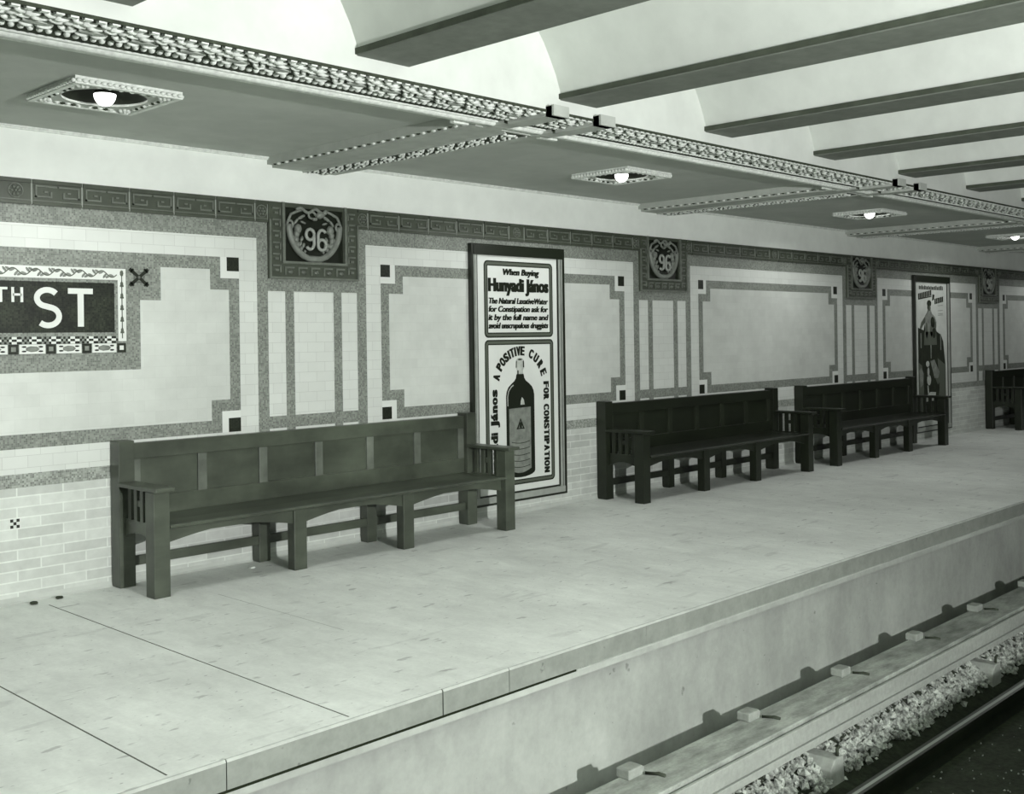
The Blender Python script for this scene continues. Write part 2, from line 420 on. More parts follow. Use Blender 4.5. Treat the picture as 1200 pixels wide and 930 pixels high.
def bars(lst, name='letter'):
    mb = MB()
    for pts, w in lst: mb.ribbon(pts, w, y1-.0055, y1-.001)
    return mb.build(name, MT['square'], sign)
ls = .036
sc = 2.958
s_pts = arc(sc, 1.890, .066, .052, 35, 262, 16) + arc(sc+.004, 1.775, .070, .058, 82, -135, 16)
bars([(s_pts, ls)])
bars([([(3.091, 1.938), (3.255, 1.938)], ls), ([(3.173, 1.920), (3.173, 1.709)], .040)])
bars([([(2.744, 1.955), (2.744, 1.862)], .017), ([(2.799, 1.955), (2.799, 1.862)], .017), ([(2.744, 1.909), (2.799, 1.909)], .014)])
bars([([(2.632, 1.947), (2.712, 1.947)], .015), ([(2.672, 1.940), (2.672, 1.862)], .017)])
bars([(arc(2.322, 1.880, .062, .060, 0, 360, 24), ls), ([(2.384, 1.880)]+arc(2.322, 1.80, .062, .078, 20, -130, 12), ls)])
bars([(arc(2.512, 1.782, .062, .060, 0, 360, 24), ls), ([(2.450, 1.782)]+arc(2.512, 1.865, .062, .078, 200, 50, 12), ls)])

# ------------------------------------------------------------------ number plaques at the pilasters
ROW = 'number plaques at the pilaster tops'
PL = ['sharpest and largest faience number plaque above the first long bench',
      'number plaque high on the pilaster right of the large bottle poster',
      'dim number plaque between the plain cream panel and the narrow far poster',
      'smallest and dimmest number plaque, nearest the right edge of the wall']
def lerp(a, b, t): return a+(b-a)*t
def plaque(p):
    t = thing('number_plaque', PL[0], 'plaque', (p, YW, 2.06), ROW)
    mb = MB()                                       # outer frame
    y = YW-.020
    for x0, x1, z0, z1 in ((p-.413, p-.268, 2.062, 2.634), (p+.268, p+.413, 2.062, 2.634), (p-.268, p+.268, 2.062, 2.195), (p-.268, p+.268, 2.60, 2.634)):
        mb.box(x0, x1, y, YW, z0, z1, 0)
    for x0, x1, z0, z1 in ((p-.413, p-.398, 2.062, 2.50), (p+.398, p+.413, 2.062, 2.50), (p-.398, p+.398, 2.062, 2.077),
                           (p-.300, p-.276, 2.176, 2.634), (p+.276, p+.300, 2.176, 2.634), (p-.276, p+.276, 2.176, 2.195)):
        mb.box(x0, x1, y-.016, y, z0, z1, 1)
    for sg in (-1, 1):                              # key pattern down the sides and along the foot
        for k in range(6):
            zc = 2.13+k*.085; xc = p+sg*.350
            mb.box(xc-.034, xc+.034, y-.010, y, zc+.024, zc+.036, 1); mb.box(xc-sg*.034-.006, xc-sg*.034+.006, y-.010, y, zc-.02, zc+.036, 1)
            mb.box(xc-.016, xc+.016, y-.012, y, zc-.012, zc+.004, 1)
    for k in range(5):
        xc = p-.236+.118*k
        mb.box(xc-.042, xc+.042, y-.010, y, 2.142, 2.154, 1); mb.box(xc-.042, xc-.030, y-.010, y, 2.092, 2.142, 1); mb.lumpv(xc+.010, 2.115, y, .026, .018, .012, 1)
    mb.build('frame', [MT['frieze'], MT['friezehi']], t)
    mb = MB(); mb.box(p-.268, p+.268, YW-.006, YW, 2.195, 2.60); mb.build('niche', MT['niche'], t)
    mb = MB()                                       # shield rim
    rim = [(p+.245*sg_*math.sqrt(max(0, 1-((zz-2.47)/.262)**2)), zz) for sg_, zz in [(-1, lerp(2.47, 2.215, i/12)) for i in range(13)]+[(1, lerp(2.215, 2.47, i/12)) for i in range(13)]]
    mb.tube([(a*.96+p*.04, YW-.018, b+.006) for a, b in rim], .025, 8)
    mb.prism([(a, b) for a, b in rim], YW-.012, YW-.004, 1)
    for sg in (-1, 1):
        mb.tube([(p+sg*(.225+.026*math.cos(q*PI/6)), YW-.02, 2.472+.030*math.sin(q*PI/6)) for q in range(12)], .011, 6, 0, True, True)
        mb.tube([(p+sg*.245, YW-.018, 2.49), (p+sg*.215, YW-.018, 2.55), (p+sg*.16, YW-.018, 2.575), (p+sg*.11, YW-.018, 2.59)], .012, 6)
    mb.tube([(p-.08+.0133*i, YW-.016, 2.212+.01*math.sin(i*1.2)) for i in range(13)], .014, 6)
    mb.build('shield', [MT['relief'], MT['niche']], t)
    mb = MB()                                       # scrolled crest on top
    mb.tube([(p-.17+.017*i, YW-.026, 2.585+.016*math.sin(i*.75)) for i in range(17)], .013, 6)
    mb.tube([(p-.03+.032*math.cos(a*.5), YW-.03, 2.552+.026*math.sin(a*.5)) for a in range(11)], .010, 6)
    mb.lumpv(p+.055, 2.560, YW-.02, .055, .030, .028, 0, .3); mb.lumpv(p+.085, 2.580, YW-.04, .018, .026, .014, 0, -.5); mb.lumpv(p+.0, 2.525, YW-.02, .03, .016, .02)
    for sg in (-1, 1):
        mb.lumpv(p+sg*.115, 2.535, YW-.012, .045, .014, .014, 0, sg*-.5); mb.lumpv(p+sg*.165, 2.500, YW-.012, .036, .012, .014, 0, sg*-.9); mb.lumpv(p+sg*.10, 2.495, YW-.012, .030, .010, .012, 0, sg*.3)
    mb.build('crest', MT['relief'], t)
    for sg in (-1, 1):                              # horn of plenty
        mb = MB()
        pts = [(p+sg*.150, 2.445, .034), (p+sg*.162, 2.405, .026), (p+sg*.165, 2.365, .024), (p+sg*.150, 2.325, .020), (p+sg*.120, 2.295, .016), (p+sg*.085, 2.275, .012)]
        for a, b, q in pts: mb.lumpv(a, b, YW-.012, q, q*1.25, q*.9)
        for a, b in ((.115, 2.37), (.185, 2.37), (.17, 2.33), (.128, 2.33), (.10, 2.32)): mb.lumpv(p+sg*a, b, YW-.012, .013, .026, .014, 0, sg*.4)
        mb.build('cornucopia', MT['relief'], t)
    mb = MB(); T = .0135
    A3 = lambda l: [(a, YW-.030, b) for a, b in l]
    mb.tube(A3(arc(p-.050, 2.405, .037, .040, 0, 360, 20)), T, 7); mb.tube(A3([(p-.013, 2.405)]+arc(p-.052, 2.345, .039, .052, 15, -140, 10)), T, 7)
    mb.build('numeral', MT['numeral'], t)
    mb = MB()
    mb.tube(A3(arc(p+.060, 2.330, .037, .040, 0, 360, 20)), T, 7); mb.tube(A3([(p+.023, 2.330)]+arc(p+.062, 2.392, .039, .052, 195, 40, 10)), T, 7)
    mb.build('numeral', MT['numeral'], t)
    return t
def dup(root, loc, label=None, mats=None):
    n = root.copy(); COL.objects.link(n); n.location = loc
    if label: n['label'] = label
    def rec(src, par, first):
        for ch in list(src.children):
            q = ch.copy(); COL.objects.link(q); q.parent = par
            rec(ch, q, False)
    kids = list(root.children)
    for ch in kids:
        q = ch.copy(); COL.objects.link(q); q.parent = n; q.matrix_parent_inverse = ch.matrix_parent_inverse.copy()
        for g in list(ch.children):
            if g.parent is not ch: continue
            h = g.copy(); COL.objects.link(h); h.parent = q; h.matrix_parent_inverse = g.matrix_parent_inverse.copy()
    return n
pl = plaque(P0)
for k in (1, 2, 3): dup(pl, (P0+PITCH*k, YW, 2.06), PL[k])

# ------------------------------------------------------------------ posters
def frame_mesh(x0, x1, z0, z1, top):
    mb = MB()
    def ring(a, w0, w1, y0, y1_, mi):
        """ring between inset w0 and w1"""
        for q in ((x0+w0, x0+w1, z0+w0, z1-w0), (x1-w1, x1-w0, z0+w0, z1-w0), (x0+w1, x1-w1, z0+w0, z0+w1), (x0+w1, x1-w1, z1-w1, z1-w0)):
            mb.box(q[0], q[1], y0, y1_, q[2], q[3], mi)
    ring(0, 0, .028, YW-.046, YW, 0)
    ring(0, .028, .040, YW-.042, YW, 1)
    ring(0, .040, .050, YW-.034, YW, 0)
    ring(0, .050, .074, YW-.038, YW, 1)
    ring(0, .074, .090, YW-.030, YW, 0)
    mb.box(x0+.028, x1-.028, YW-.052, YW-.03, z1-.098, z1-.015, 0)      # plain black head board
    mb.box(x0+.028, x1-.028, YW-.050, YW-.02, z0+.02, z0+.075, 1)
    return mb
X0, X1, Z0, Z1 = 6.643, 7.870, .115, 2.430
po = thing('advertising_poster', 'tall framed mineral water advertisement with a large printed bottle', 'poster', (7.25, YW, Z0))
frame_mesh(X0, X1, Z0, Z1, True).build('frame', [MT['frame'], MT['framelight']], po, .003)
mb = MB(); mb.box(X0+.085, X1-.085, YW-.022, YW, Z0+.06, Z1-.06); mb.build('paper', MT['paper'], po)
yp = YW-.0225
def rbox(x0, x1, z0, z1, rd, n=6):
    out = []
    for cx, cz, a in ((x1-rd, z1-rd, 0), (x0+rd, z1-rd, 90), (x0+rd, z0+rd, 180), (x1-rd, z0+rd, 270)):
        out += arc(cx, cz, rd, rd, a, a+90, n)
    return out+[out[0]]
def rim(x0, x1, z0, z1, name):
    mb = MB()
    A, B = rbox(x0, x1, z0, z1, .045), rbox(x0+.012, x1-.012, z0+.012, z1-.012, .038)
    C_, D_ = rbox(x0+.036, x1-.036, z0+.036, z1-.036, .012), rbox(x0+.046, x1-.046, z0+.046, z1-.046, .006)
    mb.strip(A, B, yp-.001, yp, 0); mb.strip(B, C_, yp-.001, yp, 1); mb.strip(C_, D_, yp-.001, yp, 0)
    return mb.build(name, [MT['inkdark'], MT['inkgrey']], po)
rim(6.815, 7.720, 1.600, 2.288, 'upper_border'); rim(6.815, 7.720, .262, 1.580, 'lower_border')
yt = yp-.0015
mb = MB()
line_of_type(mb, 'When Buying', 7.045, 7.525, 2.165, .058, yt, .02, .22, 0, 2, .0028); mb.build('heading', MT['ink'], po)
mb = MB(); line_of_type(mb, 'Hunyadi János', 6.872, 7.658, 2.018, .118, yt, .03, 0, 0, 2, .0038)
mb.build('brand_lettering', MT['ink'], po)
mb = MB()
for txt, zb, sh in (('The Natural LaxativeWater', 1.905, .22), ('for Constipation ask for', 1.832, .22), ('it by the full name and', 1.757, .22), ('avoid unscrupulous druggists', 1.683, .22)):
    line_of_type(mb, txt, 6.866, 7.645, zb, .054, yt, .02, sh, 0, 2, .0021)
mb.build('body_lettering', MT['ink'], po)
mb = MB()                                              # arched slogan
word = 'A POSITIVE CURE'; angs = [168, None, 147, 137, 127.5, 119, 113, 106, 99, 89, None, 68, 55.5, 41.5, 27]
angs = [167, None, 148, 137, 126, 117.5, 110, 102.5, 95, 85.5, None, 64, 50, 35, 19]
for ch, a in zip(word, angs):
    if ch == ' ':
        mb.build('slogan_word', MT['ink'], po); mb = MB(); continue
    ar = math.radians(a); x, z = 7.272+.325*math.cos(ar), 1.178+.302*math.sin(ar)
    nrm = math.atan2(math.sin(ar)/.302, math.cos(ar)/.325)
    letter(mb, ch, x, z, .014 if ch == 'I' else .047, .082, nrm-PI/2, yt, .035)
mb.build('slogan_word', MT['ink'], po); mb = MB()
word = 'FOR CONSTIPATION'; z = 1.182
for ch in word:
    if ch == ' ':
        z -= .034; mb.build('slogan_word', MT['ink'], po); mb = MB(); continue
    w = .014 if ch == 'I' else .046
    letter(mb, ch, 7.615, z-w/2, w, .072, -PI/2, yt, .035); z -= w+.013
mb.build('slogan_word', MT['ink'], po)
mb = MB()
z = .288                                               # product name reading upwards at the left
for ch in 'Hunyadi János':
    if ch == ' ':
        z += .04; mb.build('side_word', MT['ink'], po); mb = MB(); continue
    w = {'i': .017, 'H': .078, 'J': .050}.get(ch, .058)
    vs, fs, a, b = glyphs(ch, .035)
    for q in range(-2, 3): mb.add([(6.962-v[1]/CAP*.086, yt-.00002*q, z+(v[0]-a)/(b-a)*w+q*.0028) for v in vs], fs)
    z += w+.0125
mb.build('side_word', MT['ink'], po)
mb = MB()                                              # printed bottle
bx = 7.262
half = [(.186, 1.070), (.178, 1.110), (.155, 1.150), (.115, 1.180), (.075, 1.205), (.055, 1.230), (.048, 1.262)]
prof = [(bx+a, b) for a, b in half]
pts = [(bx-.186, .375), (bx-.186, 1.07)]+[(bx-a, b) for a, b in half[1:]]+[(bx+a, b) for a, b in half[::-1]]+[(bx+.186, .375)]+[(bx+.186*math.cos(t), .375-.050*math.sin(t)) for t in [PI*i/10 for i in range(1, 10)]]
mb.prism(pts, yp-.001, yp, 0); bottle = mb.build('bottle_picture', MT['ink'], po)
mb = MB()
mb.prism([(bx-.150, .40)]+[(bx-.150, .955), (bx+.135, .962)]+[(bx+.135, .40)]+[(bx+.135-.285*i/8, .40-.035*math.sin(PI*i/8)) for i in range(1, 8)], yp-.0016, yp-.001, 0)
mb.box(bx-.055, bx+.045, yp-.002, yp-.0016, .765, .775, 1)
mb.tube([(bx-.045, yp-.0018, .765), (bx-.005, yp-.0018, .855), (bx+.04, yp-.0018, .765)], .008, 5, 1); mb.lumpv(bx, .80, yp-.0016, .018, .03, .0005, 1)
for k in range(5): mb.ribbon([(bx-.12+.02*i, .43+.055*k-.014*math.sin(PI*i/12)) for i in range(13)], .006, yp-.0019, yp-.0016, 1)
mb.build('bottle_label', [MT['inkmid'], MT['inkdark']], bottle)
mb = MB()
mb.prism([(bx-.04, 1.262), (bx-.04, 1.30), (bx-.056, 1.33), (bx-.056, 1.375)]+arc(bx, 1.375, .056, .04, 180, 0, 8)+[(bx+.056, 1.33), (bx+.04, 1.30), (bx+.04, 1.262)], yp-.001, yp, 0)
mb.prism([(bx-.036, 1.265), (bx-.036, 1.30), (bx-.02, 1.30), (bx-.02, 1.265)], yp-.0015, yp-.001, 1)
mb.prism([(bx-.056, 1.325), (bx-.044, 1.325), (bx-.040, 1.385), (bx-.050, 1.39)], yp-.0015, yp-.001, 1)
mb.prism([(bx+.056, 1.325), (bx+.040, 1.325), (bx+.038, 1.38), (bx+.050, 1.39)], yp-.0015, yp-.001, 1)
mb.lumpv(bx, 1.398, yp-.001, .03, .008, .0006, 1); mb.box(bx-.045, bx+.045, yp-.0016, yp-.001, 1.258, 1.266, 1)
mb.build('bottle_cap', [MT['inkpale'], MT['inkdark']], bottle)
mb = MB(); mb.ribbon([(bx-.165, .98), (bx-.166, 1.065), (bx-.152, 1.115), (bx-.12, 1.150), (bx-.09, 1.168)], .010, yp-.0016, yp-.001); mb.build('bottle_highlight', MT['inkpale'], bottle); mb = MB()
mb.prism([(bx+.0, .985), (bx+.055, .985), (bx+.045, 1.03), (bx+.02, 1.055), (bx+.005, 1.02)], yp-.0016, yp-.001)
mb.build('bottle_highlight', MT['inkpale'], bottle)

X0, X1 = 15.585, 16.850
p2 = thing('theatre_poster', 'narrow looking framed picture poster with a standing dark figure, far along the wall', 'poster', (16.2, YW, Z0))
frame_mesh(X0, X1, Z0, Z1, True).build('frame', [MT['frame'], MT['framelight']], p2, .003)
mb = MB(); mb.box(X0+.085, X1-.085, YW-.022, YW, Z0+.06, Z1-.06); mb.build('paper', MT['paperaged'], p2)
u0, uw = X0+.14, X1-X0-.28
Q = lambda l: [(u0+a*uw, b) for a, b in l]
def shape(mb, l, mi, lay): mb.prism(Q(l), yp-.001*lay-.001, yp-.0005, mi)
mb = MB()
for i, (a, b) in enumerate([(.05+.046*k, .05+.046*k+.030) for k in range(19)]):
    h = random.uniform(.045, .07); shape(mb, [(a, 2.225), (b, 2.225), (b, 2.225+h), (a, 2.225+h)], 0, 1)
for k in range(8):                                      # large slanted title, unreadable strokes
    a = .02+.06*k; zb = 2.08+.055*k/7; shape(mb, [(a, zb), (a+.046, zb+.004), (a+.046, zb+.09), (a, zb+.08)], 0, 1)
shape(mb, [(.02, 2.07), (.49, 2.12), (.49, 2.135), (.02, 2.085)], 0, 1)
shape(mb, [(.51, 2.06), (.58, 2.08), (.60, 2.15), (.53, 2.16)], 0, 1)
for k in range(6):
    a = .60+.055*k; zb = 2.01+.035*k/5; shape(mb, [(a, zb), (a+.042, zb+.004), (a+.042, zb+.09), (a, zb+.08)], 0, 1)
for k, zz in enumerate((1.985, 1.91, 1.86, 1.84)): shape(mb, [(.72, zz), (.90, zz+.008), (.90, zz+.016), (.72, zz+.008)], 1, 1)
mb.build('lettering', [MT['inkdark'], MT['inkmid']], p2)
mb = MB()
shape(mb, [(0, 1.66), (.2, 1.62), (.24, 1.72), (.60, 1.72), (.66, 1.60), (.82, 1.55), (.90, 1.45), (.97, 1.1), (.98, .3), (0, .3)], 0, 1)
shape(mb, [(0, 1.15), (.12, 1.1), (.18, .75), (.14, .3), (0, .3)], 1, 2)
shape(mb, [(.68, 1.2), (.95, 1.1), (.97, .3), (.62, .3), (.74, .75)], 1, 2)
shape(mb, [(.02, 1.03), (.10, 1.07), (.17, .98), (.15, .82), (.06, .78)], 2, 3)
shape(mb, [(.42, 1.16), (.56, 1.18), (.74, .99), (.70, .90), (.56, .90)], 2, 3)
shape(mb, [(.59, .895), (.70, .905), (.76, .86), (.68, .80)], 1, 3)
for a, z0, z1 in ((.08, 1.58, 1.36), (.79, 1.56, 1.32), (.43, 1.40, 1.2)): shape(mb, [(a, z1), (a+.03, z1), (a+.03, z0), (a, z0)], 2, 3)
mb.build('dark_hill_picture', [MT['inkdark'], MT['inkgrey'], MT['inkmid']], p2)
mb = MB()
def blob(cu, cz, ru, rz, mi, lay, rot=0):
    out = []
    for k in range(14):
        a, b = ru*math.cos(2*PI*k/14), rz*math.sin(2*PI*k/14)/uw
        out.append((cu+a*math.cos(rot)-b*math.sin(rot), cz+(a*math.sin(rot)+b*math.cos(rot))*uw))
    shape(mb, out, mi, lay)
blob(.40, 2.02, .075, .050, 0, 3); blob(.395, 1.965, .055, .055, 0, 2); blob(.41, 1.95, .040, .040, 1, 4)          # hat and head
shape(mb, [(.36, 1.93), (.45, 1.93), (.50, 1.87), (.60, 1.82), (.66, 1.74), (.63, 1.66), (.62, 1.50), (.24, 1.50), (.25, 1.66), (.22, 1.76), (.25, 1.84), (.32, 1.88)], 2, 2)
shape(mb, [(.24, 1.82), (.25, 1.74), (.16, 1.68), (.10, 1.63), (.07, 1.66), (.12, 1.74)], 1, 2)
blob(.52, 1.74, .075, .085, 0, 3, .4); blob(.60, 1.68, .05, .07, 1, 3, -.3); blob(.47, 1.62, .05, .10, 1, 3); blob(.30, 1.62, .04, .12, 1, 3); blob(.56, 1.58, .06, .08, 0, 4)
shape(mb, [(.22, 1.60), (.64, 1.60), (.66, 1.40), (.20, 1.40)], 1, 3)
mb.build('standing_figure', [MT['inkdark'], MT['inkgrey'], MT['inkmid']], p2)
mb = MB()
for a, b, ra, rb in ((.32, 1.12, .06, .045), (.36, .88, .07, .08), (.34, 1.0, .035, .07)):
    shape(mb, [(a+ra*math.cos(t*PI/5), b+rb*math.sin(t*PI/5)) for t in range(10)], 0, 4)
shape(mb, [(.18, .66), (.24, .63), (.40, .70), (.60, .69), (.58, .57), (.20, .56)], 0, 4); shape(mb, [(.3, .8), (.33, .8), (.35, .68), (.32, .68)], 0, 4)
mb.build('pale_figures', MT['inkpale'], p2)

# ------------------------------------------------------------------ benches
def bench(x0, wood):
    t = thing('station_bench', 'lit-toned worn long oak bench at the left, below the sharpest number plaque', 'bench', (x0, 6.37, 0), 'long slat-armed benches along the tiled wall')
    X = lambda a: x0+a
    Y = lambda b: 6.37+b
    L_ = 3.24
    def piece(name, boxes, parent=t, bev=.004, w=wood):
        mb = MB()
        for a in boxes: mb.box(X(a[0]), X(a[1]), Y(a[2]), Y(a[3]), a[4], a[5])
        return mb.build(name, w, parent, bev)
    piece('leg', [(0, .11, 0, .11, 0, .662)]); piece('leg', [(L_-.11, L_, 0, .11, 0, .662)])
    for a in (1.07, 2.06):
        piece('leg', [(a, a+.105, .04, .125, 0, .426)]); piece('leg', [(a, a+.095, .48, .57, 0, .43)])
    piece('back_post', [(0, .11, .455, .57, 0, .958)]); piece('back_post', [(L_-.11, L_, .455, .57, 0, .958)])
    mb = MB()                                           # seat with a rounded front edge
    mb.prism([(Y(.50), .425), (Y(.008), .425), (Y(-.006), .431), (Y(-.010), .438), (Y(-.006), .445), (Y(.008), .450), (Y(.25), .443), (Y(.50), .452)], X(.11), X(L_-.11), 0, 'x')
    mb.build('seat', wood, t)
    for a, b in ((.11, 1.07), (1.175, 2.06), (2.165, L_-.11)):
        n = 12; top = [(X(lerp(a, b, i/n)), .425) for i in range(n+1)]
        bot = [(X(lerp(a, b, i/n)), .328+.050*min(1, 1.15*math.sin(PI*i/n))) for i in range(n+1)]
        mb = MB(); mb.strip(top, bot, Y(.055), Y(.080)); mb.build('apron', wood, t)
    for sx in (0, 1):
        xa = (.040, .068) if sx == 0 else (L_-.068, L_-.040)
        mb = MB(); n = 10
        top = [(Y(lerp(.11, .455, i/n)), .452) for i in range(n+1)]; bot = [(Y(lerp(.11, .455, i/n)), .338+.038*math.sin(PI*i/n)) for i in range(n+1)]
        mb.strip(top, bot, X(xa[0]), X(xa[1]), 0, 'x'); mb.build('side_rail', wood, t)
        arm = piece('armrest', [(-.012, .122, -.052, .455, .664, .692)] if sx == 0 else [(L_-.122, L_+.012, -.052, .455, .664, .692)], t, .007)
        for b in (.155, .235, .315, .395): piece('slat', [(xa[0], xa[1], b-.021, b+.021, .452, .664)], arm, .002)
        piece('cross_slat', [(xa[0]+.004, xa[1]-.004, .256, .294, .545, .585)], arm, .002)
    back = piece('backrest', [(.11, L_-.11, .515, .535, .45, .90)])
    piece('top_rail', [(.11, L_-.11, .490, .550, .83, .935)], back); piece('bottom_rail', [(.11, L_-.11, .495, .545, .449, .575)], back)
    for k in range(7):
        a = .14+.4933*k; piece('stile', [(a-.034, a+.034, .497, .530, .57, .835)], back, .003, MT['woodstile'] if wood is MT['woodlit'] else MT['woodedge'])
    for a, b in ((.11, 1.07), (1.165, 2.06), (2.155, L_-.11)): piece('stretcher', [(a, b, .485, .507, .128, .192)], t, .003)
    return t
b1 = bench(3.358, MT['woodlit'])  # paler wood copy paints in this bench's brighter light
b2 = bench(8.358, MT['wood'])
b2['label'] = 'dark bench just right of the large bottle poster, second along the wall'
dup(b2, (12.178, 6.37, 0), 'dark bench reaching to the narrow far poster, third along the wall')
dup(b2, (18.275, 6.37, 0), 'dark bench cut off by the right edge of the photograph')

# ------------------------------------------------------------------ floor, platform edge
JX = [-.48, .34, 1.18, 2.02, 2.86, 3.70]
R = [(XA, XB, YE+.010, YW, 'floor')]+[(x-.004, x+.004, YE+.03, YW-.2, 'joint') for x in JX[:-1]]+[(JX[-1]-.003, JX[-1]+.003, 4.9, 6.2, 'jointfaint')]
def slab(mb): mb.box(XA, XB, YR+.05, YW+.3, -.3, -.002, 0)
struct(painted('floor', R, ['floor', 'joint', 'jointfaint'], lambda x, y: (x, y, 0), slab))
JN = [XA, 1.1, 2.25, 3.371, 3.807, 4.9, 6.4, 8.2, 9.9, 11.9, 14, 16.5, 19, 22, XB]
mb = MB()
for i, (a, b) in enumerate(zip(JN, JN[1:])):
    g = .0035 if b < 4.5 and a > 2 else .0008
    mb.prism([(YR, -.001), (YE+.012, -.001), (YE, -.012), (YE, -.118), (YR, -.118)], a+g, b-g, 0, 'x'); mb.prism([(YE+.013, .0), (YE+.004, -.002), (YE-.0012, -.012), (YE-.0004, -.013), (YE+.010, -.002)], a+g, b-g, 3, 'x')
mb.box(XA, XB, YE+.02, YR, -.118, -.03, 2)
mb.box(XA, XB, YE+.004, YR, -.1235, -.118, 2)
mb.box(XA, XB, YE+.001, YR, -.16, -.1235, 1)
mb.prism([(YE+.004, -.1185), (YE-.006, -.121), (YE-.006, -.128), (YE+.004, -.132)], 4.3, XB, 3, 'x')
mb.box(XA, 4.40, YE-.0012, YE+.01, -.129, -.1195, 2)
struct(mb.build('trim_2', [MT['coping'], MT['platwall'], MT['crack'], MT['copingtop']]))
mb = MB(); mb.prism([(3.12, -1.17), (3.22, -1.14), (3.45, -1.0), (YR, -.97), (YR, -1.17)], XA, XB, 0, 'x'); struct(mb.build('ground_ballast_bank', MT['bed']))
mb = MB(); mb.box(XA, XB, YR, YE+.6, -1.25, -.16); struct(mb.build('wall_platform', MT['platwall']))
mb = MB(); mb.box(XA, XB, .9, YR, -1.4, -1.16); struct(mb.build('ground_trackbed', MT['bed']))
mb = MB(); mb.box(XA, XB, -6, 1.04, -1.4, 0); struct(mb.build('floor_opposite', MT['platdark']))

# ------------------------------------------------------------------ track
def rail_profile(yc, zt):
    h = [(.034, 0), (.036, -.010), (.034, -.032), (.010, -.042), (.008, -.105), (.062, -.120), (.064, -.130)]
    return [(yc+a, zt+b) for a, b in h]+[(yc-a, zt+b) for a, b in h[::-1]]
mb = MB(); mb.prism(rail_profile(2.985, -1.030), XA, XB, 0, 'x'); rr_ = tag(mb.build('running_rail', MT['rail']), 'dark steel running rail with a bright worn edge on the shaded trackbed', 'rail')
mb = MB(); mb.box(XA, XB, 2.972, 2.994, -1.031, -1.029); mb.build('worn_running_band', MT['worn'], rr_)
t3 = thing('third_rail', 'plank-covered conductor rail running along the foot of the platform', 'rail', (6, 3.5, -1.16))
mb = MB(); mb.box(XA, XB, 3.335, 3.609, -.742, -.700); mb.build('cover_plank', MT['plank'], t3, .004)
mb = MB(); mb.box(XA, XB, 3.292, 3.314, -.818, -.716); mb.build('side_plank', MT['sideboard'], t3, .004)
mb = MB(); mb.box(XA, XB, 3.296, 3.325, -.876, -.832); mb.build('lower_plank', MT['sideboard'], t3, .004)
mb = MB(); mb.box(XA, XB, 3.314, 3.335, -.760, -.738); mb.build('gap_shade_strip', MT['crack'], t3)  # dark strip painting the shade in the slot between planks
mb = MB(); mb.prism([(3.43, -.87), (3.49, -.87), (3.49, -.90), (3.468, -.91), (3.468, -.98), (3.515, -.99), (3.515, -1.0), (3.405, -1.0), (3.405, -.99), (3.452, -.98), (3.452, -.91), (3.43, -.90)], XA, XB, 0, 'x'); mb.build('conductor_rail', MT['rust'], t3)
for k in range(-2, 14):
    x = 4.54+1.15*k
    if x > 20: break
    mb = MB(); mb.box(x-.06, x+.06, 3.535, 3.625, -.700, -.648); mb.box(x+.06, x+.10, 3.555, 3.600, -.700, -.668); br = mb.build('bracket', MT['block'], t3, .008)
    mb = MB(); mb.tube([(x+.07, 3.53, -.692), (x+.105, 3.47, -.690), (x+.11, 3.43, -.694)], .010, 6); mb.build('iron_hook', MT['rust'], br)
    mb = MB(); mb.box(x-.02, x+.02, 3.611, 3.630, -1.03, -.67); mb.build('hanger', MT['rust'], br)
for k in range(-2, 6):
    x = 6.14+2.55*k
    mb = MB(); mb.prism([(x-.10, -1.16), (x-.10, -1.03), (x-.04, -.975), (x+.06, -.975), (x+.08, -1.16)], 3.235, 3.50, 0); ib = mb.build('insulator_block', MT['block'], t3, .006)
    mb = MB(); mb.tube([(x+.03, 3.26, -.98), (x+.03, 3.26, -.935), (x+.06, 3.26, -.925)], .010, 6); mb.build('anchor_bolt', MT['rust'], ib)

# ballast: beyond counting, one object
rb = random.Random(3)
mb = MB()
def rock(x, y, z, q):
    a = [Vector((rb.uniform(.6, 1)*sx, rb.uniform(.6, 1)*sy, rb.uniform(.6, 1)*sz))*q for sx, sy, sz in ((1, 0, .2), (-1, .1, -.1), (.1, 1, 0), (0, -1, .1), (0, .1, 1), (.2, 0, -1))]
    rot = Matrix.Rotation(rb.uniform(0, 6), 3, 'Z') @ Matrix.Rotation(rb.uniform(0, 6), 3, 'X')
    mb.add([Vector((x, y, z))+rot @ p for p in a], [(4, 0, 2), (4, 2, 1), (4, 1, 3), (4, 3, 0), (5, 2, 0), (5, 1, 2), (5, 3, 1), (5, 0, 3)])
for i in range(4200):
    x = 3.5+9.5*rb.random()**1.2; y = rb.uniform(3.235, 3.45)  # stones end at the shadow line; past it the dark bed paints shade
    if y < 3.27 and rb.random() < .5: continue
    rock(x, y, -1.125+.62*max(0, (y-3.235))+rb.uniform(0, .035), rb.choice((.016, .024, .032, .042)))
for i in range(700):
    rock(3.5+13*rb.random(), rb.uniform(2.0, 2.90), -1.16+rb.uniform(0, .01), rb.uniform(.004, .011))
bal = mb.build('ballast', MT['stone']); bal['kind'] = 'stuff'; tag(bal, 'loose crushed stone ballast lying below the covered conductor rail', 'ballast')

# ------------------------------------------------------------------ ceiling
ZP = 2.96
LX = [2.775+k*4.51 for k in (-1, 0, 1, 2, 3, 4)]; LY = 5.74
R = [(XA, XB, 4.70, YW, 'soffit')]
for x in LX[1:5]: R.append((x-.24, x+.24, LY-.24, LY+.24, None))
struct(painted('ceiling', R, ['soffit'], lambda x, y: (x, y, ZP)))
mb = MB(); mb.box(XA, XB, 4.74, YW+.3, 3.22, 3.6); struct(mb.build('ceiling_slab', MT['plaster']))
mb = MB(); mb.box(XA, XB, YW-.016, YW, ZP-.022, ZP-.001); mb.box(XA, XB, YW-.028, YW-.016, ZP-.012, ZP-.001); struct(mb.build('trim_3', MT['plasterwork']))
